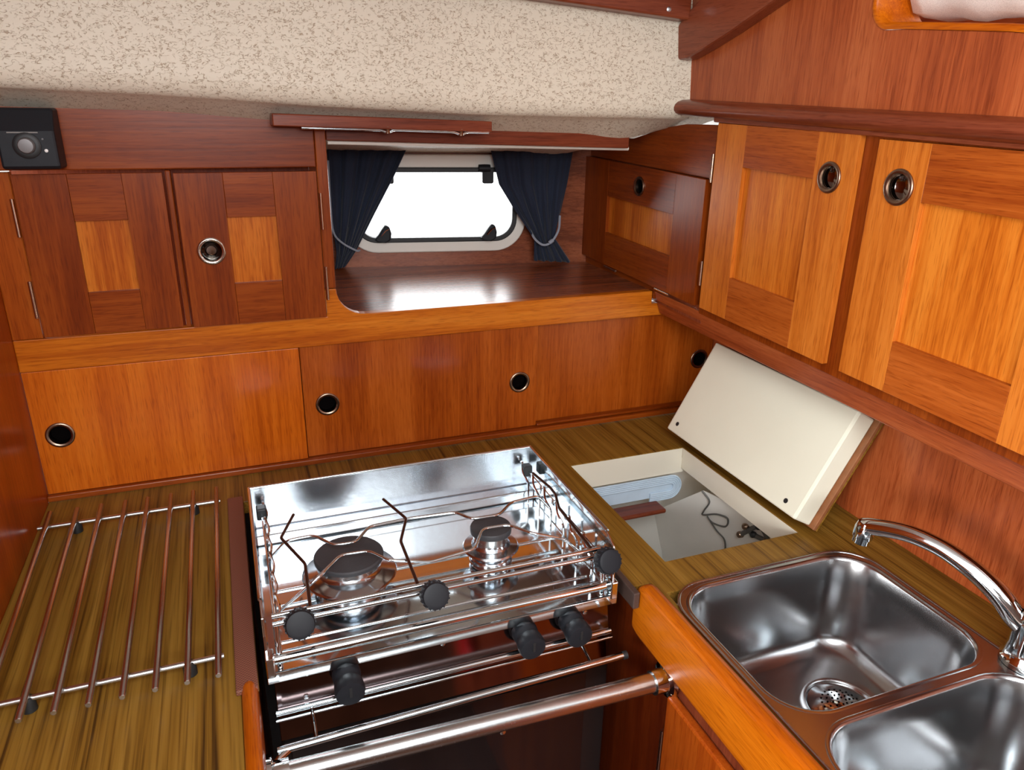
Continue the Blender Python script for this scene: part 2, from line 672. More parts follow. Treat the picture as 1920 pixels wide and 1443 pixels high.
# rear of the cabin behind the cook
tag(slab('wall_rear', rect(-2.2, 1.2, 0, 1.9), [rect(-0.45, 0.35, 1.60, 1.88)], lambda u, v, w: (u, -1.5 - w, v), 0.03, W_FLOOR[2]),
    'wooden bulkhead behind the cook with the companionway opening', None, kind='structure')

# side bulkhead above the lockers, with a rounded pass-through cut out
cut = [(0.30, 1.535), (0.60, 1.577), (0.73, 1.589)]
for i in range(1, 9):
    a = math.radians(-90 + 90 * i / 8)
    cut.append((0.757 + 0.032 * math.cos(a), 1.622 + 0.032 * math.sin(a)))
cut += [(0.795, 1.76), (0.30, 1.76)]
bulk_out = [(-0.2, 1.46), (1.176, 1.49), (1.200, 1.70), (1.20, 1.9), (-0.2, 1.9)]
tag(slab('wall_right', bulk_out, [cut], lambda u, v, w: (0.765 + w, u, v), 0.018, W_BULK[2], bevel=0.002),
    'veneered side bulkhead above the lockers with a rounded opening', None, kind='structure')
# rounded lining of the pass-through
bm = bmesh.new()
lin = cut
rings = []
for x, o in ((0.7640, 0.0), (0.7630, 0.0035), (0.7655, 0.0075), (0.83, 0.0075), (0.83, 0.0)):
    rg = []
    for k, (u, v) in enumerate(lin):
        a, b = Vector(lin[k - 1]), Vector(lin[(k + 1) % len(lin)])
        d_ = (b - a).normalized()
        rg.append((x, u - d_.y * o, v + d_.x * o))
    rings.append(rg)
loft(bm, rings, closed=True)
tag(link('trim_1', bm, W_FIDDLE[1], smooth=True, angle=60), 'varnished rounded edge of the pass-through opening', None, kind='structure')
# half-round moulding below the bulkhead
bm = bmesh.new()
rings = []
for i in range(13):
    y = 1.172 - (1.172 + 0.1) * i / 12
    zt = 1.513 + 0.028 * (y - 1.167)
    rg = []
    for k in range(9):
        a = -PI / 2 + PI * k / 8
        rg.append((0.765 - 0.030 * math.cos(a) ** 0.7 if math.cos(a) > 1e-6 else 0.765, y, zt - 0.013 + 0.013 * math.sin(a)))
    rings.append(rg)
R = loft(bm, rings, closed=True)
bm.faces.new(R[0])
bm.faces.new(R[-1])
tag(link('trim_2', bm, W_DARK[1], smooth=True, angle=60), 'dark half-round moulding above the side locker doors', None, kind='structure')
o = hexa('trim_7', [(0.7530, 1.075, 1.4785), (0.7652, 1.075, 1.4785), (0.7652, 1.075, 1.4935), (0.7530, 1.075, 1.4935),
                    (0.7530, -0.1, 1.4500), (0.7652, -0.1, 1.4500), (0.7652, -0.1, 1.4620), (0.7530, -0.1, 1.4620)], W_DARK[1], bevel=0.002)
tag(o, 'dark wooden strip under the half-round moulding', None, kind='structure')
# deck beam end on the bulkhead
low = [(1.172, 1.574), (1.150, 1.575), (1.10, 1.588), (1.04, 1.606), (0.94, 1.640), (0.80, 1.690), (0.60, 1.762)]
upp = [(0.60, 1.84), (0.80, 1.768), (0.94, 1.716), (1.04, 1.684), (1.129, 1.659), (1.180, 1.629)]
tag(slab('trim_3', low + upp, [], lambda u, v, w: (0.738 + w, u, v), 0.028, W_DARK[1], bevel=0.004), 'dark curved deck beam against the bulkhead', None, kind='structure')
# trim board under the deckhead
hexa_pts = [(-0.45, 1.150, 1.707), (-0.45, 1.186, 1.707), (-0.45, 1.192, 1.764), (-0.45, 1.150, 1.764),
            (0.742, 1.150, 1.632), (0.742, 1.186, 1.632), (0.742, 1.192, 1.69), (0.742, 1.150, 1.69)]
t4 = tag(hexa('trim_4', hexa_pts, W_DARK[0], bevel=0.003), 'dark wooden trim board along the top of the headliner', None, kind='structure')
lathe('screw', [(0.0042, -0.001), (0.0042, 0.0008), (0, 0.0014)], (0.70, 1.150, 1.646), (0, -1, 0), M_CHROME, t4, seg=12)

# ------------------------------------------------------------------ window wall (hull side of the nook)
WP, WD, WN = Vector((0.226, 1.625, 1.166)), Vector((0.985, -0.171, 0)), Vector((-0.171, -0.985, 0))


def wf(off=0.0):
    """u along the hull side, v world height, w depth away from the room"""
    return lambda u, v, w: tuple(Vector((WP.x, WP.y, 0)) + WD * u + WN * (off - w) + Vector((0, 0, v)))


tag(slab('wall_window', rect(-0.12, 0.60, 1.10, 1.44), [rrect(0.030, 0.384, 1.214, 1.385, 0.045)], wf(0), 0.03, W_SHELF[0]),
    'varnished hull side panel around the small window', None, kind='structure')
win = thing('window_1', tuple(wf(0)(0.2, 1.2, 0)), None, None)
tag(win, 'small rounded opening port with cream frame', None, kind='structure')
slab('window_frame', rrect(0.012, 0.402, 1.196, 1.400, 0.068, 10), [rrect(0.034, 0.380, 1.220, 1.372, 0.045, 10)], wf(0.012), 0.014, M_WHITE, win, bevel=0.003)
slab('gasket', rrect(0.032, 0.382, 1.218, 1.374, 0.047, 10), [rrect(0.042, 0.372, 1.228, 1.364, 0.039, 10)], wf(0.015), 0.018, M_RUBBER, win, bevel=0.002)
slab('pane', rrect(0.040, 0.374, 1.226, 1.366, 0.040, 10), [], wf(0.002), 0.003, M_GLASS, win)
for a, tilt in ((0.093, 0.30), (0.320, 0.15)):
    bm = bmesh.new()
    prof = [(-0.020, -0.008), (-0.012, -0.014), (0.004, -0.016), (0.014, -0.010), (0.016, 0.004), (0.012, 0.018), (0.004, 0.022), (-0.004, 0.012), (-0.012, 0.000)]
    add_slab(bm, [(a + x, 1.236 + z) for x, z in prof], [], wf(0.030), 0.018, )
    lt = link('latch', bm, M_BLACK, win, bevel=0.003)
    tube('latch_lever', [wf(0.032)(a - 0.006, 1.236, 0), wf(0.036)(a + 0.004, 1.248, 0), wf(0.032)(a + 0.010, 1.250, 0)], 0.0022, M_CHROME, lt, seg=6)
for a in (0.315, 0.105):
    bm = bmesh.new()
    add_slab(bm, rrect(a - 0.011, a + 0.013, 1.342, 1.372, 0.004, 3), [], wf(0.026), 0.016)
    h = link('window_hinge', bm, M_BLACK, win, bevel=0.002)
    bm = bmesh.new()
    add_lathe(bm, [(0.008, -0.012), (0.0085, 0.0), (0.008, 0.012), (0, 0.012)], wf(0.022)(a - 0.006, 1.373, 0), WD, 14)
    link('hinge_barrel', bm, M_BLACK, h, smooth=True)

# nook shelf
sh_out = [(0.14, 1.2495), (0.770, 1.2495), (0.770, 1.53), (0.10, 1.66)]
tag(slab('window_shelf', sh_out, [], lambda u, v, w: (u, v, 1.1645 - w), 0.014, W_SHELF[0], bevel=0.001),
    'glossy dark wooden shelf below the small window', 'shelf')
tag(box('wall_nook', (0.1475, 1.252, 1.10), (0.1595, 1.66, 1.47), W_DARK[2], bevel=0), 'wooden side panel of the window nook', None, kind='structure')

# ================================================================== BACK RUN LOCKERS
yb = 1.231
cab = thing('wall_cabinet', (-0.06, 1.24, 1.115), 'brown two-door wall cabinet left of the window with one finger pull', 'cabinet')
box('header', (-0.309, yb, 1.4045), (0.1425, yb + 0.018, 1.492), W_DOOR[0], cab)
box('stile', (-0.309, yb, 1.1655), (-0.2690, yb + 0.018, 1.4025), W_SLIDE2[2], cab)
box('stile', (0.1430, yb, 1.2120), (0.1600, yb + 0.018, 1.485), W_DOOR[2], cab)
box('stile', (-0.0735, yb, 1.1655), (-0.0660, yb + 0.018, 1.4025), W_DOOR[2], cab)
box('back_panel', (-0.30, yb + 0.150, 1.12), (0.147, yb + 0.155, 1.48), W_DARK[2], cab, bevel=0)
rail = [(-0.309, 1.1155), (0.800, 1.1155), (0.800, 1.1400), (0.764, 1.1400), (0.764, 1.1650), (0.206, 1.1650)]
for i in range(1, 9):
    a = math.radians(270 - 90 * i / 8)
    rail.append((0.206 + 0.046 * math.cos(a), 1.211 + 0.046 * math.sin(a)))
rail += [(0.1425, 1.211), (0.1425, 1.1650), (-0.309, 1.1650)]
slab('bottom_rail', rail, [], fr_back(yb), 0.018, W_RAIL[0], cab, bevel=0.0015)


def framed_door(parent, fn, n, u0, u1, v0, v1, pu0, pu1, pv0, pv1, pull=None, hinges=(), r=0.0205, horiz=0, shiny=True, t=0.016, label=None, mats=None, cup=None):
    """stile-and-rail door; u0..u1 by v0..v1, recessed panel pu/pv; fn plate frame at the door front"""
    hz = 0 if horiz == 0 else 1
    md, mp_, mr = mats or (W_DOOR, W_PANEL, W_DOOR)
    g = 0.004
    door = slab('door', rect(pu0 - g, pu1 + g, pv0 - g, pv1 + g), [], lambda u, v, w: fn(u, v, w + 0.0065), 0.006, mp_[2], parent)
    if label:
        door['label'] = label
    pieces = [('stile', rect(u0, pu0, v0, v1), 2), ('stile', rect(pu1, u1, v0, v1), 2),
              ('rail', rect(pu0 + .0003, pu1 - .0003, v0, pv0), hz), ('rail', rect(pu0 + .0003, pu1 - .0003, pv1, v1), hz)]
    for nm, rc, ax in pieces:
        holes = []
        if pull:
            us = [p[0] for p in rc]
            vs = [p[1] for p in rc]
            if min(us) < pull[0] < max(us) and min(vs) < pull[1] < max(vs):
                holes = [circle(pull[0], pull[1], r * 0.74)]
        slab(nm, rc, holes, fn, t, (md if nm == 'stile' else mr)[ax], door, bevel=0.0005)
    if pull:
        c = fn(pull[0], pull[1], 0)
        finger_pull('finger_pull', c, n, door, r, shiny and not cup)
        pull_cup(c, n, door, r, shiny)
        if shiny and not cup:
            cc = Vector(c) - Vector(n) * 0.0135
            lathe('latch_button', [(r * 0.46, -0.001), (r * 0.46, 0.006), (r * 0.34, 0.0088), (0, 0.0095)], cc, n, M_CHROME, door, seg=18)
    for hp in hinges:
        tube('hinge', [fn(hp[0], hp[1], 0.0), fn(hp[2], hp[3], 0.0)], 0.0026, M_HINGE, door, seg=8)
    return door


fb = fr_back(1.2225)
nb = (0, -1, 0)
framed_door(cab, fb, nb, -0.2655, -0.0770, 1.1690, 1.4000, -0.199, -0.130, 1.2315, 1.3350, None,
            ((-0.2700, 1.316, -0.2700, 1.368), (-0.2700, 1.199, -0.2700, 1.253)), t=0.0083)
framed_door(cab, fb, nb, -0.0625, 0.1405, 1.1670, 1.3990, 0.0045, 0.0760, 1.2320, 1.3335, (-0.0235, 1.284),
            ((0.1450, 1.310, 0.1450, 1.366), (0.1450, 1.196, 0.1450, 1.250)), t=0.0083)

# rail over the nook opening and the curtain track
t5 = hexa('trim_5', [(0.1605, yb, 1.4440), (0.1605, yb + 0.018, 1.4440), (0.1605, yb + 0.018, 1.472), (0.1605, yb, 1.472),
                     (0.6900, yb, 1.4300), (0.6900, yb + 0.018, 1.4300), (0.6900, yb + 0.018, 1.458), (0.6900, yb, 1.458)], W_DARK[0])
tag(t5, 'dark wooden rail above the window nook', None, kind='structure')
tr_ = tube('curtain_track', [(0.165, 1.252, 1.4405), (0.700, 1.252, 1.4285)], 0.0038, M_WHITE, seg=8)
tag(tr_, 'thin white track along the top of the window nook', 'curtain track')

# lower sliding-door locker
loc = thing('sliding_locker', (0.25, 1.24, 0.9), 'long low locker with three sliding wooden doors above the worktop', 'locker')
box('bottom_track', (-0.309, 1.2245, 0.9008), (0.9290, 1.252, 0.9105), W_DOOR[0], loc)


def slider(u0, u1, y0, pulls, mat):
    fn = fr_back(y0)
    d = slab('sliding_door', rect(u0, u1, 0.9112, 1.1150), [circle(u, v, 0.0205 * 0.74) for u, v in pulls], fn, 0.009, mat, loc, bevel=0.001)
    for u, v in pulls:
        finger_pull('finger_pull', fn(u, v, 0), nb, d)
        pull_cup(fn(u, v, 0), nb, d)
    return d


slider(-0.3085, 0.0920, 1.2320, [(-0.2745, 1.010)], W_SLIDE[2])
slider(0.0935, 0.5280, 1.2375, [(0.1330, 1.007), (0.4915, 1.006)], W_SLIDE2[2])
slider(0.5200, 0.9320, 1.2495, [(0.9010, 1.006)], W_SLIDE2[2])
box('back_panel', (-0.30, 1.266, 0.90), (0.94, 1.27, 1.115), W_DARK[2], loc, bevel=0)
box('inner_track', (0.5285, 1.2325, 0.9112), (0.9290, 1.2485, 0.9160), W_DOOR[0], loc)

# ================================================================== RIGHT RUN LOCKERS
fs = fr_right(0.7555)
ff = fr_right(0.7655)
nr = (-1, 0, 0)
drop = thing('drop_front_locker', (0.80, 1.30, 1.17), 'small drop-front locker in the corner right of the window', 'locker')
slab('top_panel', [(1.078, 1.3895), (1.56, 1.3895), (1.56, 1.425), (1.35, 1.436), (1.23, 1.463), (1.17, 1.471), (1.078, 1.474)], [], ff, 0.014, W_DOOR[1], drop, bevel=0.001)
slab('bottom_rail', rect(1.2300, 1.56, 1.146, 1.1705), [], ff, 0.006, W_DOOR[1], drop, bevel=0.001)
slab('carcass', rect(1.078, 1.56, 1.140, 1.389), [], fr_right(0.7720), 0.01, W_DARK[2], drop)
framed_door(drop, fs, nr, 1.0815, 1.5350, 1.1740, 1.3880, 1.171, 1.425, 1.2420, 1.3175, (1.296, 1.352),
            ((1.370, 1.1705, 1.420, 1.1705), (1.160, 1.1725, 1.210, 1.1725)), horiz=1, shiny=False, t=0.0155, r=0.0185)
side = thing('side_cabinet', (0.80, 0.91, 1.17), 'narrow single-door side cabinet between the drop-front locker and the wide one', 'cabinet')
slab('face_frame', rect(0.7365, 1.0775, 1.160, 1.495), [rect(0.785, 1.045, 1.19, 1.460)], ff, 0.016, W_DOOR[2], side, bevel=0.001)
framed_door(side, fs, nr, 0.7640, 1.0635, 1.1750, 1.4775, 0.836, 0.990, 1.2440, 1.4165, (0.8055, 1.4215),
            ((1.0680, 1.213, 1.0680, 1.255), (1.0680, 1.385, 1.0680, 1.430)), horiz=1, t=0.0095, mats=(W_STILE, W_PANEL, W_CROSS), cup='smoked')
wide = thing('side_cabinet', (0.80, 0.55, 1.17), 'wide side cabinet above the tap at the right edge', 'cabinet')
slab('face_frame', rect(-0.20, 0.7362, 1.160, 1.495), [rect(0.445, 0.71, 1.19, 1.455)], ff, 0.016, W_DOOR[2], wide, bevel=0.001)
framed_door(wide, fs, nr, 0.4250, 0.7330, 1.1760, 1.4745, 0.500, 0.657, 1.2415, 1.4095, (0.6915, 1.4225),
            (), horiz=1, t=0.0095, mats=(W_STILE, W_PANEL, W_CROSS), cup='smoked', r=0.0215)
# sloping valance board below the side lockers
va = lambda y, x, z: (x, y, z + SH * 0.5 * (y - 1.07))
o = hexa('trim_6', [va(1.2295, 0.7655, 1.1640), va(1.2295, 0.782, 1.1180), va(1.2295, 0.800, 1.1180), va(1.2295, 0.7835, 1.1640),
                    va(0.0, 0.7655, 1.1600), va(0.0, 0.782, 1.1180), va(0.0, 0.800, 1.1180), va(0.0, 0.7835, 1.1600)], W_BULK[1], bevel=0.002)
tag(o, 'reddish valance board below the side lockers', None, kind='structure')
tag(box('wall_locker_floor', (0.8005, 0.0, 1.125), (0.8800, 1.2295, 1.135), W_DARK[1], bevel=0), 'underside of the side lockers', None, kind='structure')

# ================================================================== WORKTOPS
HX0, HX1, HY0, HY1 = 0.529, 0.762, 0.760, 1.076
top_out = [(-0.3088, 0.25), (-0.0395, 0.25), (-0.0395, 0.7175), (-0.0215, 0.7175), (-0.0215, 1.13), (0.4575, 1.13), (0.4575, 0.7235), (0.4835, 0.7235),
           (0.4835, -0.45), (0.8800, -0.45), (0.8800, 0.79), (0.9305, 1.2300), (-0.3088, 1.2300)]
wt = slab('worktop', top_out, [rect(HX0, HX1, HY0, HY1), rect(0.492, 0.802, 0.215, 0.696)], lambda u, v, w: (u, v, 0.900 - w), 0.022, M_TOP, bevel=0.001)
tag(wt, 'brown wood-grain worktop running around the stove with sink and hatch cut-outs', 'worktop')
el = box('edge_strip', (-0.0445, 0.692, 0.9005), (-0.0215, 1.136, 0.9075), M_WEAVE)
tag(el, 'reddish-brown ribbed edging strip left of the stove', 'edging strip')
er = box('edge_strip', (0.4480, 0.7050, 0.878), (0.4570, 1.120, 0.9025), simple('dark_edging', srgb(78, 62, 56), 0.45, var=0.2, bscale=300))
tag(er, 'narrow dark grey edging strip between the stove and the cool box hatch', 'edging strip')


def fiddle(name, x0, x1, z0, z1, y0, y1, label):
    bm = bmesh.new()
    r = 0.012
    rings = []
    for i, y in enumerate((y0, y1 - 0.020, y1 - 0.010, y1 - 0.003, y1)):
        s = (0, 0, 0.003, 0.009, 0.016)[i]
        rings.append([(u, y, v) for u, v in rrect(x0, x1, z0 + s * .3, z1 - s, min(r, (x1 - x0) * 0.45), 5)])
    R = loft(bm, rings)
    bm.faces.new(R[0])
    bm.faces.new(R[-1])
    o = link(name, bm, W_FIDDLE[1], smooth=True, angle=40)
    return tag(o, label, 'fiddle rail')


fiddle('fiddle_rail', 0.4590, 0.4830, 0.8250, 0.9110, -0.45, 0.722, 'bright orange varnished fiddle rail along the front of the sink')
fiddle('fiddle_rail', -0.0390, -0.0225, 0.820, 0.9100, 0.25, 0.716, 'narrow orange varnished fiddle rail at the left worktop corner')

# base cabinet under the sink
base = thing('base_cabinet', (0.62, 0.5, 0.0), 'wooden base cabinet below the sink with a hinged door', 'cabinet')
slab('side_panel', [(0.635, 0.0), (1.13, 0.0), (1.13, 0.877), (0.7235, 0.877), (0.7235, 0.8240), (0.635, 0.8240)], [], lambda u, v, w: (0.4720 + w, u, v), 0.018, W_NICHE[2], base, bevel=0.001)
box('frame', (0.4740, -0.45, 0.0), (0.4900, 0.6345, 0.8240), W_DARK[2], base)
d = box('door', (0.4600, 0.22, 0.10), (0.4735, 0.6280, 0.7980), W_LEFT[2], base, bevel=0.003)
tube('hinge', [(0.4640, 0.6335, 0.640), (0.4640, 0.6335, 0.735)], 0.0032, M_HINGE, d, seg=8)
box('base_panel', (-0.3080, 0.30, 0.0), (-0.0395, 1.2300, 0.8770), W_LEFT[2], tag(thing('base_cabinet', (-0.17, 0.7, 0.0), 'wooden base cabinet under the left worktop', 'cabinet'), None))
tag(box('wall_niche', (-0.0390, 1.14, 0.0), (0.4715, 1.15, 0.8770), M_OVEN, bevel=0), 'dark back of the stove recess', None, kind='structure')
bs = box('side_panel', (-0.0385, 0.30, 0.0), (-0.0240, 1.139, 0.8190), W_DARK[2], None, bevel=0)
bs.name = 'wall_recess'
tag(bs, 'wooden side of the stove recess', None, kind='structure')

# ================================================================== ROD RACK
rack = thing('counter_rack', (-0.17, 0.93, 0.9), 'stainless steel rod pan rack lying on the left worktop', 'rack')
rods = [(-0.2900, -0.2800), (-0.2540, -0.2455), (-0.2220, -0.2150), (-0.1890, -0.1840), (-0.1580, -0.1530), (-0.1250, -0.1220), (-0.0930, -0.0910), (-0.0590, -0.0600)]
for xt, xb in rods:
    tube('rod', [(xb, 0.706, 0.9220), (xb, 0.707, 0.9220), (xt, 1.147, 0.9220), (xt, 1.148, 0.9220)], 0.0036, M_STEEL, rack, seg=10, radii=[0.0028, 0.0036, 0.0036, 0.0028])
for y in (0.7460, 1.1165):
    tube('cross_bar', [(-0.302, y, 0.9150), (-0.0545, y, 0.9150)], 0.0034, M_STEEL, rack)
for x, y in ((-0.2465, 0.746), (-0.0910, 0.746), (-0.2530, 1.1165), (-0.0930, 1.1165)):
    lathe('rubber_foot', [(0.0, -0.0), (0.0075, 0.0), (0.0070, 0.013), (0.0052, 0.0165), (0, 0.0165)], (x, y, 0.9006), (0, 0, 1), M_RUBBER, rack, seg=14)

# ================================================================== STOVE
SX0, SX1, SY0, SY1 = -0.0110, 0.4320, 0.7270, 1.0330
st = thing('gimballed_stove', (0.21, 0.88, 0.40), 'polished steel two-burner gimballed cooker with oven', 'stove')
HZ = 0.888
box('hob_plate', (SX0 + 0.002, SY0, HZ - 0.010), (SX1 - 0.002, SY1 - 0.002, HZ), M_MIRROR, st, bevel=0.002)
box('back_panel', (SX0, SY1 - 0.003, HZ - 0.01), (SX1, SY1, 0.971), M_BACK, st, bevel=0.0008)
box('back_ledge', (SX0 + 0.002, 1.005, HZ + 0.0003), (SX1 - 0.002, SY1 - 0.0033, 0.905), M_BACK, st, bevel=0.003)
for x0 in (SX0, SX1 - 0.0025):
    slab('side_panel', [(SY0 + 0.004, HZ - 0.01), (SY1 - 0.0035, HZ - 0.01), (SY1 - 0.0035, 0.971), (SY0 + 0.030, 0.971), (SY0 + 0.010, 0.960), (SY0 + 0.004, 0.940)], [],
         lambda u, v, w, x0=x0: (x0 + w, u, v), 0.0025, M_MIRROR, st, bevel=0.0006)
tube('panel_lip', [(SX0, SY1 - 0.001, 0.9715), (SX1, SY1 - 0.001, 0.9715)], 0.0026, M_CHROME, st, seg=8)
tube('panel_lip', [(SX0 + 0.001, SY0 + 0.030, 0.9715), (SX0 + 0.001, SY1, 0.9715)], 0.0024, M_CHROME, st, seg=8)
tube('panel_lip', [(SX1 - 0.001, SY0 + 0.030, 0.9715), (SX1 - 0.001, SY1, 0.9715)], 0.0024, M_CHROME, st, seg=8)
# front tube and lip of the hob
tube('front_rail', [(SX0 + 0.003, 0.7350, 0.9030), (SX1 + 0.001, 0.7350, 0.9030)], 0.0062, M_CHROME, st, seg=14)
box('front_lip', (SX0 - 0.001, SY0 - 0.004, 0.8790), (SX1 + 0.001, SY0 - 0.0003, 0.8930), M_CHROME, st, bevel=0.001)
for x in (SX0 + 0.004, SX1 - 0.004):
    box('corner_bracket', (x - 0.005, SY0 - 0.0055, 0.8880), (x + 0.005, 0.7420, 0.9140), M_CHROME, st, bevel=0.0015)
# fiddle frame above the burners
for x in (0.0035, 0.4165):
    s = box('fiddle_bar', (x - 0.0012, 0.740, 0.9360), (x + 0.0012, 1.010, 0.9450), M_CHROME, st, bevel=0.0005)
    sg = 1 if x < 0.2 else -1
    y = 0.765
    k = 0
    while y < 1.0:
        tube('hook', fillet([(x + sg * 0.002, y, HZ + 0.002), (x + sg * 0.002, y, 0.926), (x + sg * 0.008, y + 0.012, 0.940), (x + sg * 0.003, y + 0.026, 0.953), (x + sg * 0.003, y + 0.032, 0.949)], 0.006, 3), 0.0017, M_CHROME, s, seg=6)
        y += 0.046
        k += 1
    box('clip', (x - 0.007, 1.000, 0.934), (x + 0.007, 1.016, 0.952), M_RUBBER, st, bevel=0.002)
    tube('rail_post', [(x, 0.738, HZ + 0.001), (x, 0.738, 0.952)], 0.0032, M_CHROME, st, seg=8)
for dz in (-0.0045, 0.0045):
    tube('clamp_rail', [(0.0005, 0.7385 + dz * 0.3, 0.9540 + dz), (0.4185, 0.7385 + dz * 0.3, 0.9540 + dz)], 0.0030, M_CHROME, st, seg=8)
tube('lower_wire', [(0.008, 0.868, 0.9000), (0.412, 0.868, 0.9000)], 0.0024, M_CHROME, st, seg=8)
tube('lower_wire', [(0.008, 0.772, 0.8945), (0.412, 0.772, 0.8945)], 0.0022, M_CHROME, st, seg=8)


# pan supports
def wire(pts, r=0.0021, mat=M_CHROME, nm='pan_support'):
    return tube(nm, fillet(pts, 0.009, 4), r, mat, st, seg=8)


TZ = 0.955
wire([(0.008, 0.905, 0.930), (0.030, 0.900, TZ), (0.066, 0.901, TZ), (0.087, 0.868, TZ), (0.116, 0.866, TZ), (0.139, 0.899, TZ), (0.195, 0.902, TZ),
      (0.262, 0.897, TZ), (0.279, 0.871, TZ), (0.318, 0.869, TZ), (0.347, 0.897, TZ), (0.392, 0.902, TZ), (0.412, 0.905, 0.930)])
wire([(0.008, 0.800, 0.918), (0.040, 0.802, 0.940), (0.062, 0.806, TZ), (0.092, 0.842, TZ), (0.128, 0.840, TZ), (0.148, 0.810, TZ), (0.200, 0.803, 0.945),
      (0.262, 0.806, 0.950), (0.284, 0.842, TZ), (0.322, 0.840, TZ), (0.345, 0.808, TZ), (0.390, 0.803, 0.940), (0.412, 0.800, 0.918)])


def burner(cx, cy, r, z1):
    b = lathe('burner', [(0, 0), (r * 0.98, 0.0), (r * 1.06, 0.004), (r * 1.04, 0.010), (r * 0.92, 0.014), (r * 0.84, 0.015), (r * 0.84, 0.0195), (r * 1.30, 0.0235), (r * 1.38, 0.0262), (r * 1.32, 0.0285), (r * 0.95, 0.0305), (r * 0.84, 0.0345), (r * 0.82, 0.0365), (0, 0.0365)],
              (cx, cy, HZ + 0.0005), (0, 0, 1), M_BURN, st, seg=36)
    h = z1 - HZ - 0.0370
    sk = lathe('burner_skirt', [(0, 0.0), (r * 0.84, 0.0), (r * 0.86, h * 0.5), (r * 0.99, h * 0.62), (0, h * 0.62)], (cx, cy, HZ + 0.0372), (0, 0, 1), M_STEEL, b, seg=36)
    lathe('burner_cap', [(0, h * 0.625), (r * 1.0, h * 0.625), (r * 1.01, h * 0.9), (r * 0.97, h), (0, h * 1.02)],
          (cx, cy, HZ + 0.0372), (0, 0, 1), M_BURNER, b, seg=36)
    return b


burner(0.105, 0.862, 0.0450, 0.9420)
burner(0.302, 0.858, 0.0290, 0.9470)


def clamp_knob(x, y, z, tilt):
    n = Vector((0, -1, 0.45)).normalized()
    prof = [(0, -0.002), (0.0075, -0.002), (0.0075, 0.004), (0.0155, 0.005), (0.0165, 0.008), (0.0165, 0.020), (0.0150, 0.0235), (0.011, 0.0245), (0, 0.0235)]
    k = lathe('clamp_knob', prof, (x, y, z), n, M_BLACK, st, seg=24)
    bm = bmesh.new()
    for i in range(18):
        a = 2 * PI * i / 18
        u = Vector((1, 0, 0))
        v = n.cross(u)
        p = Vector((x, y, z)) + (u * math.cos(a) + v * math.sin(a)) * 0.0164
        add_tube(bm, [p + n * 0.0075, p + n * 0.0205], 0.0013, 5)
    link('grip_rib', bm, M_BLACK, k, smooth=True)
    return k


def pot_arm(pts, knob):
    tube('pot_arm', fillet(pts, 0.004, 3), 0.0021, M_BRONZE, st, seg=8)
    clamp_knob(knob[0], knob[1], knob[2], 0)


pot_arm([(0.045, 0.960, 0.958), (0.0235, 0.904, 0.958), (0.047, 0.833, 0.958), (0.043, 0.740, 0.956)], (0.0290, 0.7330, 0.9500))
pot_arm([(0.172, 0.962, 0.958), (0.191, 0.898, 0.958), (0.171, 0.844, 0.958), (0.170, 0.740, 0.956)], (0.1835, 0.7330, 0.9500))
pot_arm([(0.407, 0.960, 0.962), (0.414, 0.908, 0.962), (0.413, 0.887, 0.962), (0.403, 0.851, 0.960), (0.402, 0.740, 0.957)], (0.4120, 0.7310, 0.9480))

# oven body, control panel, door
box('oven_body', (SX0 + 0.006, SY0 + 0.0155, 0.400), (SX1 - 0.006, SY1 - 0.004, HZ - 0.0105), M_OVEN, st, bevel=0.002)
def tilted(nm, z0, z1, d):
    a, b = SX0 + 0.006, SX1 - 0.006
    return hexa(nm, [(a, SY0, z0), (a, SY0 + d, z1), (a, SY0 + 0.0150, z1), (a, SY0 + 0.0150, z0), (b, SY0, z0), (b, SY0 + d, z1), (b, SY0 + 0.0150, z1), (b, SY0 + 0.0150, z0)], M_PANEL, st, bevel=0.0006)


cp = tilted('control_panel', 0.8380, 0.8785, 0.0085)
tube('trim_strip', [(SX0 + 0.004, SY0 - 0.001, 0.8345), (SX1 - 0.004, SY0 - 0.001, 0.8345)], 0.0042, M_CHROME, st, seg=10)
tube('trim_strip', [(SX0 + 0.003, SY0 - 0.003, 0.8245), (SX1 - 0.002, SY0 - 0.003, 0.8245)], 0.0022, M_CHROME, st, seg=8)


def gas_knob(x):
    n = Vector((0, -1, -0.10)).normalized()
    O = (x, SY0 + 0.0050, 0.8640)
    k = lathe('gas_knob', [(0, -0.001), (0.0165, -0.001), (0.0170, 0.004), (0.0160, 0.012), (0.0150, 0.0135), (0.0150, 0.016), (0.0168, 0.018), (0.0178, 0.030), (0.0165, 0.0345), (0.011, 0.036), (0, 0.0355)], O, n, M_BLACK, st, seg=26)
    bm = bmesh.new()
    up_ = Vector((0, 0, 1))
    p = Vector(O) + n * 0.036
    add_box(bm, (p.x - 0.0016, p.y - 0.0015, p.z - 0.002), (p.x + 0.0016, p.y + 0.003, p.z + 0.012))
    link('pointer', bm, M_RUBBER, k)


for x in (0.0760, 0.3035, 0.3690):
    gas_knob(x)
for x, z in ((0.028, 0.846), (0.196, 0.871), (0.392, 0.868)):
    lathe('panel_screw', [(0.0032, -0.001), (0.0032, 0.001), (0, 0.002)], (x, SY0 + 0.0085 * (z - 0.838) / 0.0405, z), (0, -1, 0), M_CHROME, cp, seg=12)
sp = tilted('lower_panel', 0.7900, 0.8225, 0.0065)
dr = box('oven_door', (SX0 + 0.006, SY0 - 0.006, 0.420), (SX1 - 0.006, SY0 + 0.0152, 0.7885), M_OVEN, st, bevel=0.003)
box('door_glass', (SX0 + 0.016, SY0 - 0.0075, 0.440), (SX1 - 0.040, SY0 - 0.0062, 0.7800), M_GLASSBLK, dr, bevel=0.0005)
